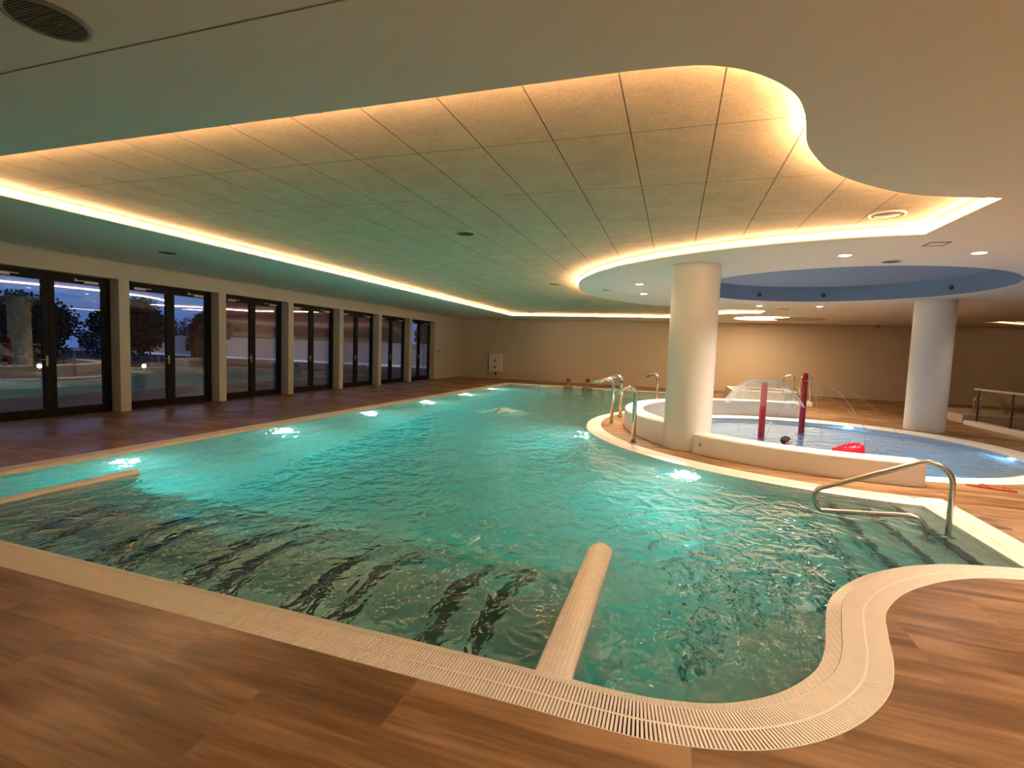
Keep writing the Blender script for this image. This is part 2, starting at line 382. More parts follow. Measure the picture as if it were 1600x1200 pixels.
# ------------------------------------------------------------------ outlines
H = 3.0          # main ceiling
HP = 3.12        # raised acoustic panels
WZ = -.035       # water level
near = [(-.5, 2.28), (-.25, 2.275), (0.0, 2.285), (.29, 2.36), (.55, 2.53), (.76, 2.78), (.87, 3.03), (.95, 3.33), (1.06, 3.68), (1.28, 4.04), (1.55, 4.33), (1.86, 4.57), (2.2, 4.74), (2.71, 4.87)]
nearc = catmull(near, 7)
IC = (2.93, 11.25); IR = 4.70
a_s = math.degrees(atan2(6.57 - IC[1], 2.58 - IC[0]))
isl = arc(IC[0], IC[1], IR, a_s - .1, -267.3, 90)
far = [(x, 23.2 - y) for x, y in nearc][::-1]
POOL = [(-6.88, 2.28)] + nearc + [(2.71, 6.57)] + isl + [(2.71, 15.98)] + far + [(-6.88, 20.92)]
POOL = resample(POOL, .12)
CO = .30         # coping width
POOLO = offset(POOL, CO)
KC = (2.77, 11.13); KR = 2.94; KO = 3.34
KW = circle(*KC, KR, 128); KWO = circle(*KC, KO, 128)

XL, XR, YB, YF = -10.5, 15.0, -4.0, 23.6    # room extents

# ------------------------------------------------------------------ floor
v, f = plate([[(XL - .3, YB), (XR, YB), (XR, YF), (XL - .3, YF)], POOLO, KWO], 0)
tag(mesh('floor', v, f, M['deck']), kind='structure')

# ------------------------------------------------------------------ pool basin and coping
D = -1.35
mb = MB()
mb.add(*ribbon(POOL, D, POOL, -.12))
v, f = plate([POOL], D); mb.add(v, f)
tag(mb.build('pool_basin', M['tile']), kind='structure')
L1 = offset(POOL, .075); L2 = offset(POOL, CO - .006)
mb = MB(); mb.add(*ribbon(POOL, -.028, L1, -.002)); mb.add(*ribbon(POOL, -.12, POOL, -.028)); mb.add(*ribbon(L1, -.002, L1, -.05))
RIM = mb
# channel and grating
def grating(loop, din, dout, pitch, name, label):
    root = empty(name, (loop[0][0], loop[0][1], 0))
    A = offset(loop, din); B = offset(loop, dout)
    ch = MB(); ch.add(*ribbon(A, -.05, B, -.05)); ch.add(*ribbon(B, -.05, B, 0))
    # walk by arc length of the middle line
    C = offset(loop, (din + dout) / 2); n = len(C); sl = MB(); carry = 0.0
    md = (din + dout) / 2
    def slat(i, t):
        a0 = Vector(A[i]).lerp(Vector(A[(i + 1) % n]), t); b0 = Vector(B[i]).lerp(Vector(B[(i + 1) % n]), t)
        d = (b0 - a0); L = d.length; d.normalize(); w = Vector((-d.y, d.x)) * pitch * .30
        ee = d * .004
        for p, q in ((a0 + ee, a0 + d * (L / 2 - .006)), (a0 + d * (L / 2 + .006), b0 - ee)):
            vs = [(*(p - w), 0), (*(p + w), 0), (*(q + w), 0), (*(q - w), 0)]
            vs2 = [(x, y, -.024) for x, y, z in vs]
            sl.add(vs + vs2, [(0, 1, 2, 3), (0, 4, 5, 1), (1, 5, 6, 2), (2, 6, 7, 3), (3, 7, 4, 0)])
    for i in range(n):
        L = hypot(C[(i + 1) % n][0] - C[i][0], C[(i + 1) % n][1] - C[i][1]); s = carry
        while s < L: slat(i, s / L); s += pitch
        carry = s - L
    mid1 = offset(loop, md - .006); mid2 = offset(loop, md + .006)
    rails = MB(); rails.add(*ribbon(mid1, -.001, mid2, -.001))
    rails.add(*ribbon(A, -.001, offset(loop, din + .004), -.001)); rails.add(*ribbon(offset(loop, dout - .005), -.001, B, -.001))
    ORG = Vector((loop[0][0], loop[0][1], 0))
    for m_, nm, mt in ((RIM, 'sloping_lip', M['lip']), (ch, 'channel', M['darkhole']), (sl, 'slats', M['grate']), (rails, 'cross_rail', M['grate'])):
        m_.v = [tuple(Vector(p) - ORG) for p in m_.v]; m_.build(nm, mt, root)
    tag(root, label, 'pool edge'); return root
grating(POOL, .078, CO, .0168, 'pool_edge', 'cream slatted overflow edge running round the large pool')

# water body (slightly wider than the basin so its sides lie inside the walls)
W1 = offset(POOL, .03)
wb = slab([W1], D - .05, WZ).build('pool_water', M['water'])
# lighter top: separate triangles are fine
tag(wb, 'rippled turquoise water filling the large swimming pool', 'water', kind='stuff')

# ------------------------------------------------------------------ things inside the pool
def wall_bar(x0, x1, y0, y1, label):
    mb = MB(); n = 10; sec = []
    for k in range(n + 1):
        a = pi * k / n; sec.append(((x0 + x1) / 2 - (x1 - x0) / 2 * cos(a) * 1.0, -.052 + .040 * sin(a) ** .45))
    sec = [(x0, D)] + sec + [(x1, D)]
    ys = [y0, y1 - .09, y1 - .04, y1 - .01]; sh = [1, 1, .82, .45]
    v = []; m_ = len(sec)
    for y, s in zip(ys, sh):
        for x, z in sec: v.append(((x0 + x1) / 2 + (x - (x0 + x1) / 2) * s, y, z))
    f = [(i * m_ + k, i * m_ + k + 1, (i + 1) * m_ + k + 1, (i + 1) * m_ + k) for i in range(len(ys) - 1) for k in range(m_ - 1)]
    f.append(tuple((len(ys) - 1) * m_ + k for k in range(m_)))
    mb.add(v, f); o = mb.build('bench_divider', M['mosaic'], smooth=False); smooth_by_angle(recalc(o), 50)
    return tag(o, label, 'dividing wall', 'dividing walls of the massage bench')
wall_bar(-.575, -.38, 2.22, 4.02, 'pale mosaic dividing wall reaching into the water from the grating at the near edge')
wall_bar(-5.97, -5.78, 2.22, 4.08, 'pale mosaic dividing wall by the first bright lamp at the left pool edge')

prof = [(2.2, -.62), (2.45, -.60), (2.7, -.46), (2.95, -.34), (3.2, -.32), (3.45, -.42), (3.7, -.56), (3.95, -.60)]
prof = catmull(prof, 4)
bench = empty('massage_bench', (-3.2, 2.3, D))
tag(bench, 'submerged grey green lounger bench with dark paired strips along the near pool edge', 'bench')
mb = MB(); x0, x1 = -5.78, -.575
v = [(x + 3.2, y - 2.3, z - D) for x in (x0, x1) for y, z in prof] + [(x + 3.2, prof[-1][0] - 2.3, .02) for x in (x0, x1)]
n = len(prof); mb.add(v, [(i, i + 1, n + i + 1, n + i) for i in range(n - 1)] + [(n - 1, 2 * n, 2 * n + 1, 2 * n - 1)])
o = mb.build('bench_surface', [M['benchtile'], M['tile']], bench); smooth_by_angle(recalc(o))
for p in o.data.polygons:
    if p.center.y + 2.3 < 2.72: p.material_index = 1
for cx in (-1.2, -2.15, -3.1, -4.05, -5.0):
    for dx in (-.145, .145):
        mb = MB(); pr = [p for p in prof if 2.38 < p[0] < 3.8]
        v = []
        for y, z in pr:
            for q in (-.055, .055): v.append((cx + dx + q + 3.2, y - 2.3, z - D + .012))
        mb.add(v, [(2 * i, 2 * i + 1, 2 * i + 3, 2 * i + 2) for i in range(len(pr) - 1)])
        o = mb.build('jet_strip', M['jet'], bench); sm = o.modifiers.new('t', 'SOLIDIFY'); sm.thickness = .01; sm.offset = -1

# corner seat
q = [p for p in nearc if 0.05 < p[0] < 1.15 and p[1] < 3.8]
qi = []
for i, p in enumerate(q):
    a = q[max(i - 1, 0)]; b = q[min(i + 1, len(q) - 1)]; e = Vector((b[0] - a[0], b[1] - a[1])).normalized(); w = .45 * min(1, .25 + 3 * min(i, len(q) - 1 - i) / len(q))
    qi.append((p[0] - e.y * w, p[1] + e.x * w))
seat = slab([[(p[0] + .0, p[1] - .0) for p in q] + qi[::-1]], D, -.42).build('corner_seat', M['benchtile'])
tag(recalc(seat), 'submerged grey seat in the rounded corner of the pool near the camera', 'seat')

# steps down from the inlet on the right
steps = empty('pool_steps', (2.71, 5.7, D)); tag(steps, 'wide submerged steps descending from the right end of the pool below the bent handrail', 'steps')
for k in range(8):
    xa = 2.72 - .30 * (k + 1); xb = 2.74 - .30 * k; zt = -.17 - .15 * k
    ylo = 4.0 + .0; 
    def ynear(x):
        best = 4.95
        for i in range(len(nearc) - 1):
            (ax, ay), (bx, by) = nearc[i], nearc[i + 1]
            if ax <= x <= bx and bx > ax: best = ay + (by - ay) * (x - ax) / (bx - ax)
        return best
    ya0, ya1 = ynear(max(xa, .9)) - .02, ynear(min(xb, 2.7)) - .02
    yb = lambda x: 6.6 if x > 2.5 else IC[1] - math.sqrt(max(.01, IR * IR - (x - IC[0]) ** 2)) + .02
    loop = [(xa, ya0), (xb, ya1), (xb, yb(xb)), (xa, yb(xa))]
    mbs = slab([[(x - 2.71, y - 5.7) for x, y in loop]], 0, zt - D); mbs.build('step', M['tile'], steps)
    MB().box(xa - .006 - 2.71, xa + .07 - 2.71, ya0 + .02 - 5.7, yb(xa) - .02 - 5.7, zt - D - .05, zt - D + .004).build('step_shade_strip', M['step_shade'], steps)  # dark strip stands in for the shadow line along each step edge

# pool lamps
def pool_lamp(p, ang, mat, r, label, group):
    root = empty('underwater_lamp', p, ang)
    MB().lathe([(r + .035, 0), (r + .035, .018), (r + .008, .03), (r + .005, .022)], 24).build('lamp_ring', M['brushed'], root, rot=(0, pi / 2, 0))
    MB().lathe([(0.0001, .026), (r * .7, .024), (r + .004, .018)], 24).build('lamp_lens', mat, root, True, rot=(0, pi / 2, 0))
    return tag(root, label, 'pool lamp', group)
ordn = ['nearest to the camera', 'second from the camera', 'third from the camera', 'fourth from the camera', 'fifth from the camera', 'farthest from the camera']
for k, y in enumerate((4.55, 7.35, 10.15, 12.95, 15.75, 18.55)):
    pool_lamp((-6.88, y, -.40), 0, M['lamp'], .075, 'bright white underwater lamp in the left pool wall, ' + ordn[k], 'underwater lamps of the large pool')
for deg, nm in ((-163, 'beside the steel water spouts'), (-125.0, 'below the white column')):
    a = radians(deg); pool_lamp((IC[0] + IR * cos(a), IC[1] + IR * sin(a), -.40), a + 0.0, M['lamp'], .075, 'bright underwater lamp in the curved island wall ' + nm, 'underwater lamps of the large pool')
    
for x_, y_, ang_, nm in ((1.93, 4.60, 1.9, 'facing the steps'), (.93, 3.25, 2.9, 'in the rounded near corner')):
    pool_lamp((x_, y_, -.75 if x_ > 0 else -.25), ang_, M['lampfill'], .06, 'underwater lamp ' + nm + ', added unseen below the near rim as fill light', 'added fill lamps below the near rim')  # lamps added out of view to brighten the steps and near corner
# ------------------------------------------------------------------ kids pool
mb = MB(); mb.add(*ribbon(KW, -.45, KW, -.1)); v, f = plate([KW], -.45); mb.add(v, f)
k2 = circle(*KC, KR - .28, 128); 
tag(mb.build('kids_pool_basin', M['ktile']), kind='structure')
st = slab([KW, k2], -.45, -.2).build('kids_pool_step', M['ktile']); tag(st, 'pale submerged ledge running round inside the small round pool', 'step')
mb = MB(); mb.add(*ribbon(KW, -.03, circle(*KC, KR + .1, 128), .004)); mb.add(*ribbon(circle(*KC, KR + .1, 128), .004, circle(*KC, KO - .015, 128), .006)); mb.add(*ribbon(circle(*KC, KO - .015, 128), .006, KWO, 0)); mb.add(*ribbon(KW, -.1, KW, -.03))
tag(mb.build('pool_coping', M['white'], smooth=True), 'smooth white coping ring round the small round pool', 'pool edge')
tag(slab([circle(*KC, KR + .02, 128)], -.5, WZ - .005).build('kids_pool_water', M['kwater']), 'light blue rippled water in the small round pool', 'water', kind='stuff')
for k, (deg, nm) in enumerate(((64, 'under the arching jets'), (-6, 'at its right side'), (138, 'behind the white column'), (-70, 'behind the low wall'))):
    a = radians(deg); pool_lamp((KC[0] + (KR - .005) * cos(a), KC[1] + (KR - .005) * sin(a), -.12), a + pi, M['lampk'], .05, 'small bluish lamp in the round pool wall ' + nm, 'lamps of the round pool')

# low curved walls
def curved_wall(a0, a1, ri, ro, h, name, label, taper0=False, n=48):
    r = .045
    sec = [(ri, -.0)] + [(ri + r - r * cos(t), h - r + r * sin(t)) for t in [pi / 2 * i / 5 for i in range(6)]] + [(ro - r + r * sin(t), h - r + r * cos(t)) for t in [pi / 2 * i / 5 for i in range(6)]] + [(ro, 0.0)]
    mb = MB(); v = []; m_ = len(sec)
    for k in range(n + 1):
        t = k / n
        for i, (rr, z) in enumerate(sec):
            a = radians(a0 + (a1 - a0) * t); rr2 = rr
            if k in (0, n):      # rounded ends
                rr2 = rr + ((ri + ro) / 2 - rr) * .12
                z2 = z * .985
            else: z2 = z
            v.append((KC[0] + rr2 * cos(a), KC[1] + rr2 * sin(a), z2))
    f = [(k * m_ + i, k * m_ + i + 1, (k + 1) * m_ + i + 1, (k + 1) * m_ + i) for k in range(n) for i in range(m_ - 1)]
    f.append(tuple(range(m_))); f.append(tuple(n * m_ + i for i in range(m_))[::-1])
    mb.add(v, f); o = mb.build(name, M['white']); smooth_by_angle(recalc(o), 50)
    return tag(o, label, 'low wall', 'low curved walls round the small pool')
fw = curved_wall(229, 274.6, 3.36, 3.72, .31, 'curved_low_wall', 'long curved low white wall in front of the small pool, right of the white column')
bw = curved_wall(221, 84, 3.36, 3.74, .40, 'curved_low_wall', 'curved low white wall behind the steel spouts, left of the white column')
# niche light on front wall
a = radians(231.5)
nl = empty('wall_socket_box', (KC[0] + 3.72 * cos(a), KC[1] + 3.72 * sin(a), .16), a)
MB().box(-.004, .008, -.04, .04, -.045, .045).build('cover', M['plastic_white'], nl); MB().box(.008, .012, -.018, .018, -.025, .025).build('socket_insert', M['greyplastic'], nl)
tag(nl, 'small square socket on the low white wall just right of the column', 'socket')

# columns
def column(x, y, r, label, h=H):
    mb = MB(); mb.lathe([(r, 0), (r, h)], 64, (0, 0, 0)); o = mb.build('column', M['colw'], smooth=True, loc=(x, y, 0))
    return tag(o, label, 'column', 'round white columns')
column(.26, 8.76, .375, 'round white column standing beside the steel spouts at the large pool')
column(5.62, 13.95, .385, 'round white column behind the small round pool on the right')

# ------------------------------------------------------------------ steel handrail on the steps
def rail_path(pts, rad, y):
    """rounded corners in the xz plane"""
    out = []
    for i, p in enumerate(pts):
        if i in (0, len(pts) - 1) or rad[i] == 0: out.append(p); continue
        a = Vector(pts[i - 1]); b = Vector(p); c = Vector(pts[i + 1]); r = rad[i]
        d1 = (a - b).normalized(); d2 = (c - b).normalized(); ang = d1.angle(d2); t = r / math.tan(ang / 2)
        t = min(t, (a - b).length * .49, (c - b).length * .49); r = t * math.tan(ang / 2)
        cen = b + (d1 + d2).normalized() * (r / sin(ang / 2)); s = b + d1 * t; e = b + d2 * t
        v0 = s - cen; v1 = e - cen; A = v0.angle(v1); 
        for k in range(13):
            q = k / 12; w = (v0 * sin((1 - q) * A) + v1 * sin(q * A)) / sin(A); out.append(tuple(cen + w))
    return [(q[0], y, q[1]) for q in out] if len(out[0]) == 2 else out
hr = rail_path([(2.53, -.17), (2.53, .72), (1.38, .235), (1.46, .035), (2.36, .10), (2.36, -.32)], [0, .20, .17, .07, .14, 0], 0)
root = empty('pool_handrail', (0, 5.62, 0)); o = MB().tube(hr, .0235, 16).build('rail', M['brushed'], root, True)
for x, z in ((2.53, -.165), (2.36, -.315)): MB().lathe([(.024, .02), (.055, .016), (.06, 0)], 24, (x, 0, z)).build('base_flange', M['chrome'], root, True)
tag(root, 'bent brushed steel handrail standing on the submerged steps at the right', 'handrail')

# swan-neck spouts
def spout(x, y, ang, h, label, L=.42, r=.037):
    root = empty('water_spout', (x, y, 0), ang)
    pts = rail_path([(0, 0), (0, h), (L, h - .16)], [0, .13, 0], 0)
    MB().tube(pts, [r] * (len(pts) - 1) + [r * .8], 16).build('pipe', M['chrome'], root, True)
    MB().lathe([(r, .02), (r + .035, .016), (r + .04, 0)], 24).build('base_flange', M['chrome'], root, True)
    return tag(root, label, 'water spout', 'steel swan neck spouts on the pool island')
def out_ang(x, y): return atan2(y - IC[1], x - IC[0])
spout(-1.22, 10.80, out_ang(-1.22, 10.8), 1.02, 'polished steel spout leaning furthest left over the large pool')
spout(-1.16, 12.0, out_ang(-1.16, 12.0), 1.04, 'polished steel spout just behind the leftmost spout')
spout(-.60, 8.66, radians(-138), 1.02, 'polished steel spout nearest the camera, beside the column')
spout(-.42, 14.4, out_ang(-.42, 14.4), 1.04, 'polished steel spout furthest back, seen just left of the column')

# ------------------------------------------------------------------ red water posts, bell and arcs
def post(x, y, h, label):
    root = empty('spray_post', (x, y, -.45)); MB().lathe([(.0001, 0), (.062, 0), (.058, h + .40), (.055, h + .45), (.0001, h + .455)], 28).build('pole', M['red'], root, True)
    MB().lathe([(.058, h + .445), (.04, h + .47), (.0001, h + .472)], 20).build('nozzle_cap', M['red'], root, True)
    return tag(root, label, 'spray post', 'red spray posts in the small pool')
post(1.73, 10.95, 1.05, 'red post in the small pool with a dome of water, left of the other')
post(2.69, 12.10, 1.22, 'taller red post in the small pool with thin arching jets, right of the other')
# dome: lathe of a parabola, with ragged lower edge
mb = MB(); prof_ = []
for i in range(22):
    t = i / 21; r = .05 + .66 * t; prof_.append((r, 1.04 + .09 * sin(min(1, t * 3) * pi / 2) - .50 * t ** 2.2))
mb.lathe(prof_, 72)
o = mb.build('water_dome', M['bell'], smooth=True, loc=(1.73, 10.95, 0)); 
for i, vv in enumerate(o.data.vertices):
    k = (i % 22) / 21; a = atan2(vv.co.y, vv.co.x); vv.co.z += .012 * k * sin(a * 23) + .02 * k * sin(a * 7); vv.co.x *= 1 + .03 * k * sin(a * 11); vv.co.y *= 1 + .03 * k * sin(a * 11)
tag(o, 'clear dome of falling water around the shorter red post', 'water jet', kind='stuff')
jets = MB()
def jet(x, y, z, ang, L, up, r=.006):
    pts = []
    for i in range(25):
        t = i / 24; pts.append((x + cos(ang) * L * t, y + sin(ang) * L * t, z + up * 4 * t * (1 - t) * .5 + (WZ - z) * t ** 2))
    jets.tube(pts, r, 6)
for a_, L_, u_, z_ in ((-.10, 1.75, .10, 1.08), (-.62, 1.35, .05, .82), (.5, 1.6, .1, 1.08), (2.9, 1.2, .1, 1.08), (-2.4, 1.0, .05, .82), (-1.5, 1.2, .1, 1.08)):
    jet(2.69 + .05 * cos(a_), 12.1 + .05 * sin(a_), z_, a_, L_, u_)
tag(jets.build('water_arcs', M['stream'], smooth=True), 'thin arching water jets falling from the taller red post', 'water jet', kind='stuff')

# ------------------------------------------------------------------ ceiling
tip_f = [(-.30, 2.715), (0.0, 2.74), (.17, 2.80), (.31, 2.89), (.45, 3.03), (.56, 3.19), (.63, 3.36), (.68, 3.54), (.77, 3.90), (.91, 4.22), (1.07, 4.50), (1.34, 4.81), (1.72, 5.14), (2.08, 5.34), (2.62, 5.50)]
tipc = catmull(tip_f, 6)
CC = (2.93, 12.0); CR = 5.15
YM = 11.95
a1 = math.degrees(atan2(6.86 - CC[1], 2.60 - CC[0]))
cof = [(-7.02, 2.71)] + tipc + [(2.60, 6.86)] + arc(*CC, CR, a1 - 1, -(360 + a1) + 1 + 2 * 0 if False else -263.7, 90)
backtip = [(x, 2 * YM - y + .0) for x, y in tipc][::-1]
cof += [(2.62, 17.35)] + backtip + [(-7.02, 2 * YM - 2.71)]
COF = resample(cof, .25)
BR = circle(2.98, 11.70, 2.70, 128)
RL = circle(3.08, 20.75, 1.02, 64)
RD = circle(4.35, 20.75, .0, 3)
C2 = [(9.85, 21.0), (10.6, 20.3), (12.3, 20.0), (14.5, 20.6), (14.5, 22.3), (11.5, 22.3)]
HOLES = [COF, BR, RL, C2]
v, f = plate([[(XL - .3, YB), (XR, YB), (XR, YF), (XL - .3, YF)]] + HOLES, H, True)
mb = MB(); mb.add(v, f)
for L in (COF, C2): mb.add(*ribbon(L, H, L, HP))
tag(mb.build('ceiling', M['ceil']), kind='structure')
v, f = plate([offset(COF, .02)], HP, True)
tag(mesh('ceiling_acoustic_panels', v, f, M['panel']), kind='structure')
v, f = plate([offset(C2, .02)], HP, True)
tag(mesh('ceiling_acoustic_panels', v, f, M['panel']), kind='structure')
mb = MB(); mb.add(*ribbon(BR, H, BR, H + .36)); v, f = plate([offset(BR, .01)], H + .36, True); mb.add(v, f)
tag(mb.build('ceiling_blue_recess', M['blue']), kind='structure')
# LED strips on the cove faces
def strip(L, z0, z1, name, label, mt='led'):
    A = offset(L, -.006); mb = MB(); mb.add(*ribbon(A, z0, A, z1)); o = mb.build(name, M[mt])
    return tag(o, label, 'light strip')
strip(COF, H + .035, H + .070, 'led_strip', 'glowing warm light strip outlining the curved ceiling recess over the large pool')
strip(C2, H + .050, H + .065, 'led_strip', 'short glowing light strip in the ceiling at the far right edge of the photo', 'led2')
mb = MB(); mb.add(*ribbon(RL, H, RL, H + .10)); tag(mb.build('ceiling_light_recess', M['ceil']), kind='structure')
rl = empty('round_ceiling_light', (3.08, 20.75, H + .05))
v, f = plate([circle(0, 0, 1.0, 64)], 0, True); mesh('diffuser', v, f, M['disc'], rl)
MB().lathe([(1.0, -.01), (1.015, -.01), (1.015, .02), (1.0, .02)], 64).build('ring_frame', M['plastic_white'], rl, True)
tag(rl, 'large round glowing light panel in the ceiling above the raised tub at the back', 'ceiling light')
rr = MB(); rr.lathe([(.0001, 0), (.82, 0), (.84, -.012), (.86, 0.0)], 64); o = rr.build('round_ceiling_panel', M['wall'], loc=(4.25, 20.72, H - .004), smooth=True)
tag(o, 'unlit round beige panel in the ceiling right of the glowing round light', 'ceiling panel')

# seam across near ceiling
mb = MB().box(XL, XR, 1.865, 1.871, H - .003, H + .001); tag(mb.build('trim_1', M['greyplastic']), kind='structure')

def downlight(x, y, label, power=200):
    root = empty('downlight', (x, y, H))
    MB().lathe([(.075, 0), (.078, -.006), (.098, -.006), (.1, 0)], 32).build('trim_ring', M['plastic_white'], root, True)
    v, f = plate([circle(0, 0, .076, 32)], -.002, True); mesh('lens', v, f, M['down'], root)
    ld = bpy.data.lights.new('lamp', 'SPOT'); ld.energy = power; ld.color = (1.0, .80, .62); ld.spot_size = radians(128); ld.spot_blend = .8; ld.shadow_soft_size = .08
    lo = bpy.data.objects.new('lamp', ld); COL.objects.link(lo); lo.parent = root; lo.location = (0, 0, -.03)
    return tag(root, label, 'ceiling light', 'recessed downlights')
DL = [(2.16, 8.06, 'recessed downlight in front of the blue ceiling recess, left of two'), (3.67, 8.08, 'recessed downlight in front of the blue ceiling recess, right of two'),
      (-.80, 10.92, 'recessed downlight left of the column, nearer of two'), (-.81, 12.68, 'recessed downlight left of the column, farther of two'),
      (2.20, 15.66, 'recessed downlight behind the blue ceiling recess, left of two'), (3.71, 15.72, 'recessed downlight behind the blue ceiling recess, right of two'),
      (6.75, 10.9, 'recessed downlight beyond the right edge of the photo'), (6.75, 12.7, 'recessed downlight beyond the right edge of the photo, farther one'),
      (4.6, 4.0, 'recessed downlight over the deck beyond the right edge of the photo'), (4.6, 1.0, 'recessed downlight over the deck behind the photographer'), (1.3, .2, 'recessed downlight over the near deck above the photographer')]
for x, y, l in DL: downlight(x, y, l, 35 if x > 6 else 210 if x < 2 and y < 2 else 430 if y < 5 else 265)

def speaker(x, y, z, r, label, mat='greyplastic'):
    root = empty('ceiling_speaker', (x, y, z))
    MB().lathe([(r - .012, -.004), (r - .01, -.012), (r + .008, -.012), (r + .012, 0)], 40).build('bezel', M[mat], root, True)
    mb = MB()
    v, f = plate([circle(0, 0, r - .01, 40)], -.003, True); mb.add(v, f)
    k = 0; nn = int(2 * r / .012)
    for k in range(1, nn):
        yy = -r + k * .012; hw = math.sqrt(max(0, (r - .012) ** 2 - yy * yy))
        if hw > .01: mb.box(-hw, hw, yy - .0025, yy + .0025, -.010, -.003)
    mb.build('grille', M['grillem'], root)
    return tag(root, label, 'ceiling speaker')
M['grillem'] = simple('speaker_grille', (.20, .17, .13), .6)
speaker(-2.86, 1.61, H, .155, 'large round speaker grille in the ceiling at the top left corner')
speaker(2.89, 8.60, H, .12, 'pale round speaker in the white ceiling between the two downlights', 'plastic_white')
speaker(-8.52, 6.48, H, .12, 'round speaker in the ceiling strip above the glass doors')
speaker(-2.86, 6.45, HP, .13, 'round speaker in the middle of the acoustic ceiling panels')
speaker(-2.82, 11.7, HP, .13, 'round speaker in the acoustic ceiling panels farther back')
speaker(-2.88, 16.9, HP, .13, 'round speaker in the acoustic ceiling panels farthest back')
# ring ventilation disc
root = empty('round_air_outlet', (2.07, 6.38, HP))
MB().lathe([(.150, -.001), (.150, -.014), (.163, -.016), (.168, -.001)], 40).build('ring', M['plastic_white'], root, True)
MB().lathe([(.0001, -.012), (.12, -.012), (.128, -.002)], 40).build('disc', M['grillem'], root, True)
tag(root, 'round air outlet with a bright rim in the narrow tip of the acoustic ceiling', 'air outlet')
def vent(x, y, w, h, label):
    root = empty('ceiling_vent', (x, y, H)); mb = MB().box(-w / 2, w / 2, -h / 2, -h / 2 + .015, -.008, 0).box(-w / 2, w / 2, h / 2 - .015, h / 2, -.008, 0).box(-w / 2, -w / 2 + .015, -h / 2, h / 2, -.008, 0).box(w / 2 - .015, w / 2, -h / 2, h / 2, -.008, 0)
    mb.build('frame', M['greyplastic'], root)
    mb = MB().box(-w / 2 + .015, w / 2 - .015, -h / 2 + .015, h / 2 - .015, -.002, 0)
    mb.build('hatch', M['ceil'], root); return tag(root, label, 'ceiling hatch')
vent(2.94, 7.42, .22, .22, 'square hatch in the white ceiling near the tip of the light strip')
vent(-1.61, 11.89, .16, .14, 'small rectangular vent at the left edge of the ceiling disc')
vent(2.98, 16.62, .3, .22, 'small hatch in the ceiling behind the blue recess')
def cam_dome(x, y, z, label, name='security_camera'):
    root = empty(name, (x, y, z)); MB().box(-.05, .05, -.05, .05, -.05, 0).build('mount', M['plastic_white'], root); MB().sphere((0, 0, -.06), .05, 14, 8).build('dome', M['black'], root, True)
    return tag(root, label, 'camera')
cam_dome(7.55, 23.2, H, 'small dark camera at the top of the back wall near the right')
cam_dome(-8.35, 23.2, H, 'small dark camera at the ceiling corner beyond the end of the light strip')
for a_, nm in ((112, 'left'), (80, 'middle'), (25, 'right')):
    a = radians(a_); root = empty('recess_spotlight', (2.98 + 2.70 * cos(a), 11.7 + 2.70 * sin(a), H + .15), a + pi)
    MB().lathe([(.045, 0), (.045, .03), (.03, .035), (.0001, .01)], 20).build('housing', M['black'], root, True, rot=(0, pi / 2, 0)); MB().box(0, .02, -.09, .09, -.012, .012).build('bracket', M['blue'], root)
    tag(root, 'small dark spotlight on the side of the blue ceiling recess, ' + nm + ' of three', 'spotlight', 'spotlights in the blue recess')

# ------------------------------------------------------------------ walls
# left wall with door openings
starts = [7.18 + 2.27 * k for k in range(-4, 6)]
DW = 2.07; DH = 2.63; TH = .38
mb = MB(); ys = [YB]
for s in starts: ys += [s, s + DW]
ys.append(YF)
for i in range(0, len(ys), 2): mb.box(XL - TH, XL, ys[i], ys[i + 1], 0, DH)
mb.box(XL - TH, XL, YB, YF, DH, H + .3)
o = tag(mb.build('wall_left', M['wall_left']), kind='structure')
tag(MB().box(XL - TH, XR, YF, YF + .3, 0, H + .3).build('wall_back', M['wall']), kind='structure')
tag(MB().box(XL - TH, XR, YB - .3, YB, 0, H + .3).build('wall_front', M['wall']), kind='structure')
tag(MB().box(XR, XR + .3, YB, YF, 0, H + .3).build('wall_right', M['wallr']), kind='structure')
tag(MB().box(XL - .38, XR + .3, YB - .3, YF + .3, H + .55, H + .75).build('roof', M['wall']), kind='structure')

# glass double doors
def make_door():
    XD = 0.0
    fr = MB().box(-.07, 0, 0, .06, 0, DH).box(-.07, 0, DW - .06, DW, 0, DH).box(-.07, 0, .06, DW - .06, DH - .06, DH).box(-.07, 0, .06, DW - .06, 0, .03)
    root = fr.build('door', M['dark'])
    hw = (DW - .12) / 2
    for side in (0, 1):
        y0 = .06 + side * hw; y1 = y0 + hw; s = .095; zb = .03; zt = DH - .06
        lf = MB().box(-.055, .012, y0 + .003, y0 + s, zb, zt).box(-.055, .012, y1 - s, y1 - .003, zb, zt).box(-.055, .012, y0 + s, y1 - s, zt - .10, zt).box(-.055, .012, y0 + s, y1 - s, zb, zb + .13)
        leaf = lf.build('door_leaf', M['dark'], root)
        gp = MB().box(-.030, -.014, y0 + s, y1 - s, zb + .13, zt - .10).build('glass_pane', M['glass'], leaf)
        yc = y0 + .30 if side == 0 else y1 - .30
        cl = MB().box(.012, .05, yc - .12, yc + .12, zt - .085, zt - .035).box(.03, .045, yc - .24 if side else yc + .12, yc - .12 if side else yc + .24, zt - .05, zt - .035)
        if side: cl.box(.012, .045, yc - .27, yc - .24, zt - .06, zt - .01)
        cl.build('door_closer', M['grey'], leaf)
        yh = y1 - .05 if side == 0 else y0 + .05; sg = -1 if side == 0 else 1
        if side == 0:
            MB().tube([(.012, yh, 1.05), (.055, yh, 1.05), (.06, yh + sg * .02, 1.05), (.06, yh + sg * .14, 1.05)], .009, 10).build('door_handle', M['grey'], leaf, True)
            MB().box(.012, .018, yh - .015, yh + .015, .93, 1.12).build('lock_plate', M['grey'], leaf)
    return root
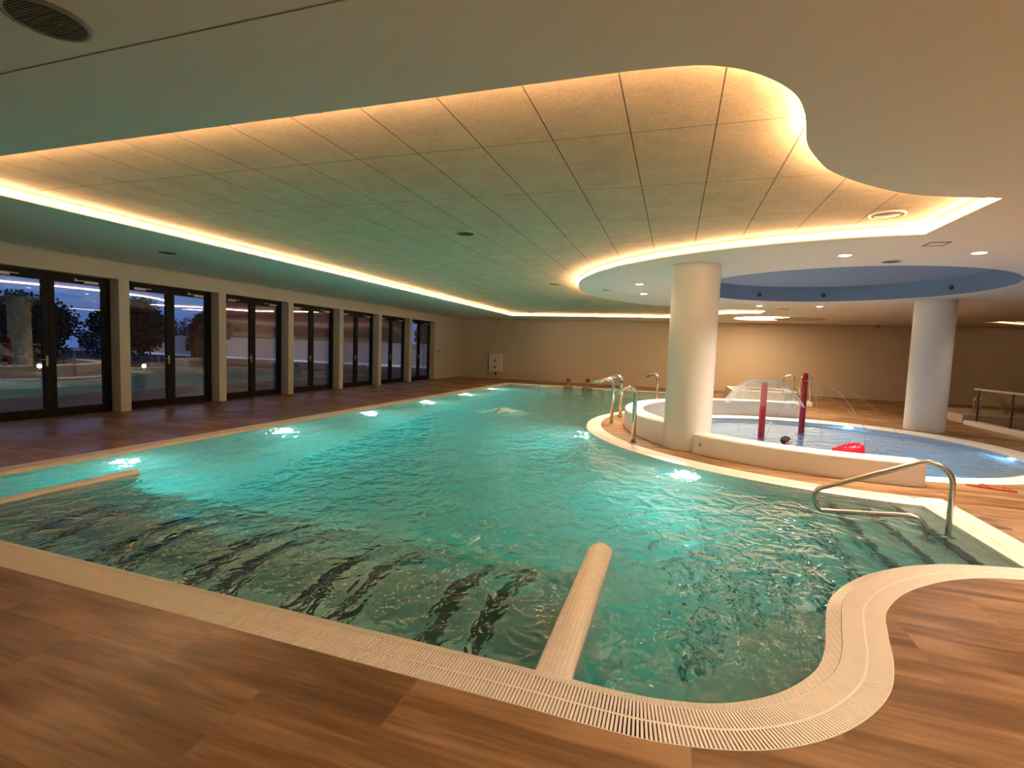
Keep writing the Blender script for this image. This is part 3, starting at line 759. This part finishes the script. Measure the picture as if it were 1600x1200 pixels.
proto = make_door(); proto.name = 'door_1'
allk = list(range(-3, 6))
for n_, k in enumerate(allk):
    s = 7.18 + 2.27 * k
    d = proto if n_ == 0 else copy_tree(proto)
    d.name = 'door_%d' % (n_ + 1); d.location = (XL - .25, s, 0); d['kind'] = 'structure'
# close the first (unused) opening
tag(MB().box(XL - TH, XL - .2, starts[0], starts[0] + DW, 0, DH).build('wall_infill', M['wall_left']), kind='structure')

# sockets on the left wall past the doors
for z, mt, nm in ((1.50, 'plastic_white', 'upper'), (1.29, 'black', 'lower dark')):
    root = empty('wall_switch', (XL, 20.98, z)); MB().box(0, .012, -.05, .05, -.05, .05).build('plate', M[mt], root); MB().box(.012, .02, -.02, .02, -.02, .02).build('button', M['black'], root)
    tag(root, nm + ' switch on the left wall after the last glass door', 'switch')
# wall cabinet on back wall
root = empty('wall_cabinet', (-8.55, YF, .36))
bevel(MB().box(-.36, .36, -.14, 0, 0, .92).build('body', M['plastic_white'], root), .01)
bevel(MB().box(-.30, .34, -.165, -.14, .03, .89).build('door', M['plastic_white'], root), .006)
for z in (.55, .22): MB().lathe([(.0001, -.035), (.055, -.035), (.06, 0)], 20).build('round_vent', M['greyplastic'], root, True, loc=(-.02, -.165, z), rot=(-pi / 2, 0, 0))
MB().box(-.40, -.36, -.10, 0, 0, .92).build('side_gap', M['black'], root)
MB().lathe([(.0001, -.05), (.05, -.05), (.06, 0)], 20).build('valve', M['black'], root, True, loc=(-.02, -.02, -.10), rot=(-pi / 2, 0, 0))
MB().tube([(-.40, -.03, 0), (-.40, -.03, -.34)], .012, 8).build('pipe', M['greyplastic'], root, True)
tag(root, 'white wall cabinet with two round vents on the back wall left of the bathers', 'cabinet')

# ------------------------------------------------------------------ hot tub at the back
ht = empty('raised_tub', (3.0, 20.1, 0))
o = slab([[(-1.02, -1.2), (.62, -1.2), (1.15, -.6), (1.15, 1.2), (-1.02, 1.2)], circle(-.05, .1, .85, 40)], 0, .37); bevel(o.build('tub_wall', M['white'], ht), .02)
slab([circle(-.05, .1, .86, 40)], 0.0, .30).build('tub_water', M['kwater'], ht)
bevel(MB().box(.64, 1.35, -1.75, -1.22, 0, .14).build('tub_step', M['white'], ht), .015)
tag(ht, 'raised white tub block with a step by the back wall, behind the water dome', 'hot tub')
def tub_rail(x, y, ang, label):
    root = empty('tub_handrail', (x, y, 0), ang)
    pts = rail_path([(0, 0), (0, 1.02), (.32, .92), (.32, .34)], [0, .1, .14, 0], 0); MB().tube(pts, .022, 10).build('rail', M['chrome'], root, True)
    MB().lathe([(.024, .012), (.05, .01), (.055, 0)], 16).build('base_flange', M['chrome'], root, True)
    return tag(root, label, 'handrail', 'steel handrails at the raised tub')
tub_rail(3.85, 18.75, radians(165), 'curved steel handrail on the right end of the raised tub, left of two')
tub_rail(4.35, 18.75, radians(165), 'curved steel handrail beside the raised tub, right of two')

# ------------------------------------------------------------------ raised area with glass balustrade on the far right
up = slab([[(7.35, 18.7), (7.35, 16.2), (9.4, 16.2), (9.4, 18.7)]], 0, .22)
tag(bevel(up.build('raised_plinth', M['wall']), .015), 'long low plinth at the foot of the back wall right of the far column', 'plinth')
gb = empty('glass_balustrade', (7.42, 14.0, 0), radians(0))
bevel(MB().box(-.18, .10, -4.0, 1.9, 0, .11).build('kerb', M['white'], gb), .01)
MB().tube([(0, -4.0, .93), (0, 1.9, .93)], .028, 10).build('top_rail', M['plastic_white'], gb, True)
for y in (1.7, .35, -1.0, -2.35, -3.7): MB().box(-.012, .012, y - .022, y + .022, .11, .91).build('rail_post', M['black'], gb)
for y in (.40, -.95, -2.30, -3.65): MB().box(-.006, .006, y + .02, y + 1.24, .16, .88).build('glass_panel', M['glass2'], gb)
tag(gb, 'glass balustrade with pale top rail on a white kerb at the right edge', 'railing')
lr = empty('ladder_rail', (7.95, 16.75, .22))
for dx in (0, .26):
    MB().tube([(q[0], dx, q[2]) for q in rail_path([(0, 0), (0, .48), (.45, .48), (.75, .02)], [0, .13, .13, 0], 0)], .02, 10).build('rail', M['chrome'], lr, True)
tag(lr, 'pair of curved steel ladder rails on the plinth beyond the glass balustrade', 'handrail')

# ------------------------------------------------------------------ objects on the deck / in the pools
# flip flops
def flipflop(x, y, ang, label):
    root = empty('flip_flop', (x, y, 0), ang); L = []
    for k in range(28):
        a = 2 * pi * k / 28; L.append((.13 * cos(a), (.042 + .010 * cos(a)) * sin(a)))
    bevel(slab([L], 0, .018).build('sole', M['sandal'], root), .004)
    MB().tube([(-.01, .040, .018), (.03, .03, .045), (.075, 0, .03), (.08, 0, .018)], .006, 8).build('strap', M['sandal'], root, True)
    MB().tube([(-.01, -.040, .018), (.03, -.03, .045), (.075, 0, .03), (.08, 0, .018)], .006, 8).build('strap', M['sandal'], root, True)
    return tag(root, label, 'sandal', 'red flip flops on the deck')
flipflop(3.78, 7.78, radians(-20), 'red flip flop on the deck by the small pool, left one of the pair')
flipflop(3.98, 7.70, radians(-14), 'red flip flop on the deck by the small pool, right one of the pair')

# inflatable
mb = MB(); v = []; nu, nv = 40, 18
for i in range(nu):
    t = i / (nu - 1)
    w = .20 * sin(pi * min(1, .10 + t * .80)) ** .6 * (.5 + .75 * t); hh = .13 * sin(pi * min(.97, .06 + .84 * t)) ** .5 * (.35 + .9 * t)
    for k in range(nv):
        a = 2 * pi * k / nv; v.append((-.42 + .84 * t, w * cos(a), .03 + hh * sin(a) * (1 + .06 * sin(t * 40))))
mb.add(v, [(i * nv + k, i * nv + (k + 1) % nv, (i + 1) * nv + (k + 1) % nv, (i + 1) * nv + k) for i in range(nu - 1) for k in range(nv)] + [tuple(range(nv))[::-1], tuple((nu - 1) * nv + k for k in range(nv))])
root = empty('inflatable_ring', (2.93, 9.88, -.05), radians(-8)); root.scale = (.54, .7, 1.3); mb.build('body', M['redgloss'], root, True)
MB().lathe([(.012, 0), (.012, .03), (.0001, .032)], 12, (.1, 0, .155)).build('valve', M['plastic_white'], root, True)
tag(root, 'shiny red inflatable toy floating in the small pool behind the low wall', 'pool toy')

def skin_body(name, joints, edges, mat, parent):
    me = bpy.data.meshes.new(name); me.from_pydata([j[:3] for j in joints], edges, []); me.materials.append(mat)
    o = bpy.data.objects.new(name, me); COL.objects.link(o); o.parent = parent
    m = o.modifiers.new('s', 'SKIN'); m.use_smooth_shade = True
    for i, j in enumerate(joints):
        sv = me.skin_vertices[0].data[i]; sv.radius = (j[3], j[4] if len(j) > 4 else j[3])
    me.skin_vertices[0].data[0].use_root = True
    ss = o.modifiers.new('u', 'SUBSURF'); ss.levels = 2; ss.render_levels = 2
    return o
def person(x, y, z, ang, skin, pose, label, scale=1.0):
    """z: height of the chin; submerged below the chest"""
    root = empty('person', (x, y, z), ang); root.scale = (scale,) * 3
    J = [(0, 0, -.78, .13, .10), (0, 0, -.55, .115, .09), (0, 0, -.28, .14, .10), (0, 0, -.13, .12, .085), (0, .0, -.05, .055, .055), (0, .01, .03, .055, .055), (0, .0, .10, .075, .088), (0, 0, .165, .066, .078)]
    E = [(i, i + 1) for i in range(7)]
    n = len(J)
    def arm(sx, el, wr):
        b = len(J); J.extend([(sx * .17, 0, -.15, .052), (*el, .038), (*wr, .026), (wr[0] + (wr[0] - el[0]) * .12, wr[1] + (wr[1] - el[1]) * .12, wr[2] + (wr[2] - el[2]) * .12, .032, .016)])
        E.extend([(3, b), (b, b + 1), (b + 1, b + 2), (b + 2, b + 3)])
        h = b + 3; d = (Vector(wr) - Vector(el)).normalized(); sd = Vector((-d.y, d.x, 0)); sd = sd.normalized() if sd.length > .1 else Vector((1, 0, 0))
        for q in range(4):
            c = len(J); o0 = Vector(J[h][:3]) + sd * (q - 1.5) * .019
            p1 = o0 + d * .05; p2 = p1 + (d * .8 + Vector((0, 0, -.5))).normalized() * (.03 + .006 * (q in (1, 2)))
            J.extend([(*p1, .009), (*p2, .008)]); E.extend([(h, c), (c, c + 1)])
        c = len(J); p1 = Vector(J[b + 2][:3]) + sd * .04 + d * .03; J.append((*p1, .010)); E.append((b + 2, c))
    if pose == 'hand_up':
        arm(1, (.25, .06, -.38), (.10, .16, -.10)); arm(-1, (-.27, .02, -.40), (-.30, .2, -.50))
    else:
        arm(1, (.30, .05, -.38), (.42, .24, -.40)); arm(-1, (-.30, .05, -.38), (-.42, .24, -.40))
    for sx in (1, -1):
        b = len(J); J.extend([(sx * .10, .02, -.88, .085), (sx * .12, .30, -1.0, .065), (sx * .12, .38, -1.3, .042)]); E.extend([(0, b), (b, b + 1), (b + 1, b + 2)])
    body = skin_body('body', J, E, skin, root)
    # face details
    MB().sphere((0, .098, .085), (.013, .022, .020), 10, 8).build('nose', skin, body, True)
    for sx in (1, -1):
        MB().sphere((sx * .032, .080, .115), (.012, .008, .008), 10, 6).build('eye', M['black'], body, True)
        MB().sphere((sx * .078, 0, .10), (.010, .020, .030), 10, 6).build('ear', skin, body, True)
    MB().sphere((0, .084, .045), (.026, .010, .007), 10, 6).build('mouth', M['redlip'], body, True)
    hb = MB(); hb.sphere((0, -.012, .135), (.088, .100, .098), 20, 14)
    h = hb.build('hair', M['hair'], body, True)
    for vv in h.data.vertices:
        if vv.co.y > .045 and vv.co.z < .165: vv.co.y = .045 - (.165 - vv.co.z) * .4
        if vv.co.z < .07: vv.co.z = .07 + (vv.co.z - .07) * .4
    return tag(root, label, 'person')
M['redlip'] = simple('lips', (.35, .10, .08), .5)
person(-4.2, 20.55, .14, radians(200), M['skin'], 'rest', 'person with dark hair in the water at the far pool edge, left of two', .95)
person(-3.38, 20.50, .16, radians(170), M['skin'], 'hand_up', 'person with dark hair raising an arm at the far pool edge, right of two', 1.05)
person(2.0, 10.0, -.06, radians(-95), M['skin2'], 'rest', 'person with short dark hair in the small pool, head above the low wall', .9)

# foam of the bubbling jet and splashes
def foam(x, y, rx, ry, h, label):
    mb = MB(); n, m_ = 40, 14; v = [(0, 0, h)]
    for i in range(1, m_ + 1):
        t = i / m_
        for k in range(n):
            a = 2 * pi * k / n; e = 1 + .12 * sin(3 * a + x) + .08 * sin(7 * a)
            v.append((rx * t * cos(a) * e, ry * t * sin(a) * e, h * math.exp(-5 * t * t) + random.uniform(-.2, .2) * h * .5 * (1 - t) - .012 * t))
    f = [(0, 1 + k, 1 + (k + 1) % n) for k in range(n)]
    for i in range(m_ - 1):
        for k in range(n): f.append((1 + i * n + k, 1 + (i + 1) * n + k, 1 + (i + 1) * n + (k + 1) % n, 1 + i * n + (k + 1) % n))
    mb.add(v, f); o = mb.build('bubbling_foam', M['foam'], smooth=True, loc=(x, y, WZ + .01)); return tag(o, label, 'foam', kind='stuff')
foam(-3.95, 11.5, .85, .8, .12, 'whitish mound of bubbling water in the middle of the large pool')
foam(-5.3, 20.3, .5, .25, .06, 'small splash of foam at the far pool edge left of the bathers')
foam(-2.6, 20.35, .45, .2, .05, 'small splash of foam at the far pool edge right of the bathers')

# ------------------------------------------------------------------ outside
M['grass'] = simple('lawn', (.010, .016, .008), .9, bump=.5, scale=20, var=.4)
M['extwall'] = simple('garden_wall_render', (.26, .24, .26), .8, var=.08, scale=1)
M['kerbext'] = simple('pale_kerb', (.55, .62, .75), .6)
M['bark'] = simple('bark', (.05, .035, .025), .9)
M['leaf'] = simple('leaves', (.015, .03, .014), .6, var=.4, scale=5)
v, f = plate([[(-60, -20), (XL - .38, -20), (XL - .38, 60), (-60, 60)]], -.03)
tag(mesh('garden_lawn', v, f, M['grass']), kind='structure')
v, f = plate([[(XL - .38, YF + .3), (40, YF + .3), (40, 60), (XL - .38, 60)]], -.03)
tag(mesh('garden_lawn', v, f, M['grass']), kind='structure')
# near terrace kerb strip
def mural_mat():
    m, nt, b = newmat('painted_mural'); tc = N(nt, 'ShaderNodeTexCoord')
    mp = N(nt, 'ShaderNodeMapping'); mp.inputs['Scale'].default_value = (.16, .16, .30); nt.links.new(tc.outputs['Object'], mp.inputs['Vector'])
    w = N(nt, 'ShaderNodeTexWave'); w.wave_type = 'RINGS'; w.inputs['Scale'].default_value = .9; w.inputs['Distortion'].default_value = 3; w.inputs['Detail'].default_value = 1
    nt.links.new(mp.outputs[0], w.inputs['Vector'])
    cr = N(nt, 'ShaderNodeValToRGB'); e = cr.color_ramp.elements; e[0].color = (.20, .025, .03, 1); e[0].position = .45; e[1].color = (.55, .30, .10, 1); e[1].position = .93
    x = cr.color_ramp.elements.new(.78); x.color = (.38, .05, .07, 1)
    nt.links.new(w.outputs['Fac'], cr.inputs[0]); nt.links.new(cr.outputs[0], b.inputs['Base Color']); b.inputs['Roughness'].default_value = .8; return m
M['mural'] = mural_mat()
gw = empty('garden_wall', (-20, 31, 0)); MB().box(-32, 8.5, 0, .3, -.03, 1.55).build('wall_body', M['extwall'], gw); MB().box(-32, 8.5, -.05, .35, 1.55, 1.62).build('wall_cap', M['extwall'], gw)
tag(gw, 'long grey garden wall seen through the glass doors', 'wall')
MB_ = MB().box(-52, -11.5, 30.4, 30.9, -.03, .12); tag(MB_.build('garden_kerb', M['kerbext']), 'pale bluish kerb at the foot of the garden wall outside', 'kerb')
mu = empty('mural_building', (-29, 33, 0)); MB().box(-8.0, 7.4, 0, 5, -.03, 5.5).build('painted_wall', M['mural'], mu); MB().box(-8.2, 7.6, -.2, 5.2, 5.5, 5.7).build('roof_slab', M['extwall'], mu)
tag(mu, 'building with a red and yellow painted mural seen through the farther glass doors', 'building')
def tree(x, y, h, r, label, n=9000):
    root = empty('tree', (x, y, -.03)); random.seed(int(x * 10 + y * 7))
    tr = MB(); tr.tube([(0, 0, 0), (.05, 0, h * .3), (0, .06, h * .6), (.05, 0, h * .85)], [.14, .11, .07, .02], 8)
    for k in range(6):
        a = k * 1.05; z = h * (.3 + .08 * k); tr.tube([(0, 0, z), (r * .35 * cos(a), r * .35 * sin(a), z + .5), (r * .7 * cos(a), r * .7 * sin(a), z + .8)], [.05, .035, .012], 6)
    tr.build('trunk', M['bark'], root, True)
    lv = MB(); blobs = [(random.uniform(-.5, .5) * r, random.uniform(-.5, .5) * r, random.uniform(.22, .85) * h, random.uniform(.35, .6) * r) for _ in range(12)]
    for _ in range(n):
        bx, by, bz, br = random.choice(blobs); u = Vector((random.gauss(0, 1), random.gauss(0, 1), random.gauss(0, 1))).normalized() * br * random.uniform(.6, 1.05)
        c = Vector((bx, by, bz)) + u; a = Vector((random.gauss(0, 1), random.gauss(0, 1), random.gauss(0, 1))).normalized() * .085; b_ = a.orthogonal().normalized() * .055
        lv.add([c - a, c + b_, c + a, c - b_], [(0, 1, 2, 3)])
    lv.build('foliage', M['leaf'], root); return tag(root, label, 'tree', 'dark trees in the garden')
tree(-27.5, 14.5, 3.0, 2.3, 'dark leafy tree outside, seen in the left pane of the nearest visible glass door')
tree(-28.0, 18.8, 3.3, 2.0, 'dark leafy tree outside, seen in the right pane of the nearest visible door')
tree(-27.5, 23.3, 3.1, 1.3, 'dark leafy tree outside, seen at the left side of the second visible door')
tree(-43.5, 36.5, 3.4, 2.8, 'dark tree behind the grey garden wall outside')
tree(-49.5, 36.5, 2.9, 2.6, 'lower bushy tree behind the garden wall left of the mural')
tree(-18.0, 35.5, 5.0, 2.2, 'loose dark tree right of the mural seen through the farthest doors')
def bollard(x, y, label):
    root = empty('garden_lamp', (x, y, -.03)); MB().lathe([(.04, 0), (.04, .18), (.0001, .18)], 12).build('stake', M['black'], root, True); MB().sphere((0, 0, .24), .075, 12, 8).build('globe', M['bulb'], root, True)
    return tag(root, label, 'garden lamp', 'small lamps in the garden')
for x, y, l in ((-24.2, 10.4, 'small warm garden lamp outside, furthest left through the glass doors'), (-23.4, 12.6, 'small warm garden lamp outside, second from the left'), (-22.0, 15.6, 'small warm garden lamp outside, third from the left by the door jamb'), (-20.4, 17.6, 'small warm garden lamp outside, seen at the left of the second visible door')): bollard(x, y, l)

def mural_fill(x, y, e, label):
    root = empty('added_mural_light', (x, y, -.03)); MB().box(-.12, .12, -.05, .05, 0, .16).build('housing', M['black'], root)
    ld = bpy.data.lights.new('lamp', 'AREA'); ld.energy = e; ld.size = .2; ld.color = (1, .86, .74); lo = bpy.data.objects.new('lamp', ld); COL.objects.link(lo); lo.parent = root; lo.location = (0, .07, .2); lo.rotation_euler = (radians(115), 0, 0)
    return tag(root, label, 'floodlight', 'added fill lights by the grey wall')
for x, nm in ((-42, 'furthest left'), (-34, 'below the left half of the mural'), (-27, 'below the right half of the mural'), (-19, 'right of the mural')): mural_fill(x, 27.5, 32, 'low fill light added to brighten the grey wall and mural, ' + nm)  # made-up lights, added to brighten the wall and mural
# ------------------------------------------------------------------ world, camera, view
w = bpy.data.worlds.new('world'); S.world = w; w.use_nodes = True; nt = w.node_tree; bg = nt.nodes['Background']
tc = N(nt, 'ShaderNodeTexCoord'); sp = N(nt, 'ShaderNodeSeparateXYZ'); nt.links.new(tc.outputs['Generated'], sp.inputs[0])
cr = N(nt, 'ShaderNodeValToRGB'); e = cr.color_ramp.elements; e[0].position = 0; e[0].color = (.10, .17, .36, 1); e[1].position = .5; e[1].color = (.045, .095, .26, 1)
nz = N(nt, 'ShaderNodeTexNoise'); nz.inputs['Scale'].default_value = 3; mpw = N(nt, 'ShaderNodeMapping'); mpw.inputs['Scale'].default_value = (1, 1, 5)
nt.links.new(tc.outputs['Generated'], mpw.inputs[0]); nt.links.new(mpw.outputs[0], nz.inputs['Vector'])
aw = N(nt, 'ShaderNodeMath', operation='MULTIPLY_ADD'); aw.inputs[1].default_value = .3; nt.links.new(nz.outputs['Fac'], aw.inputs[0]); nt.links.new(sp.outputs['Z'], aw.inputs[2])
nt.links.new(aw.outputs[0], cr.inputs[0]); nt.links.new(cr.outputs[0], bg.inputs[0]); bg.inputs[1].default_value = .85

cd = bpy.data.cameras.new('camera'); cam = bpy.data.objects.new('camera', cd); COL.objects.link(cam); S.camera = cam
cd.sensor_fit = 'HORIZONTAL'; cd.sensor_width = 36; cd.lens = 775.442 * 36 / 1600; cd.clip_start = .05; cd.clip_end = 300
rt = Vector((.94954377, .31158924, .03575981)); upv = Vector((-.05622455, .05694209, .99679306)); fw_ = Vector((-.30855375, .94850922, -.07158797))
cam.matrix_world = Matrix(((rt.x, upv.x, -fw_.x, 0), (rt.y, upv.y, -fw_.y, 0), (rt.z, upv.z, -fw_.z, 1.55), (0, 0, 0, 1)))

S.view_settings.view_transform = 'Standard'; S.view_settings.look = 'None'; S.view_settings.exposure = 1.1; S.view_settings.gamma = 1.0
try: S.view_settings.use_curve_mapping = False
except Exception: pass
S.display_settings.display_device = 'sRGB'
cy = S.cycles
cy.use_denoising = True
cy.max_bounces = 12; cy.diffuse_bounces = 5; cy.glossy_bounces = 5; cy.transmission_bounces = 10; cy.transparent_max_bounces = 12; cy.volume_bounces = 1
cy.caustics_reflective = False; cy.caustics_refractive = True; cy.blur_glossy = 1.0
cy.sample_clamp_indirect = 6.0; cy.sample_clamp_direct = 0
cy.use_light_tree = True
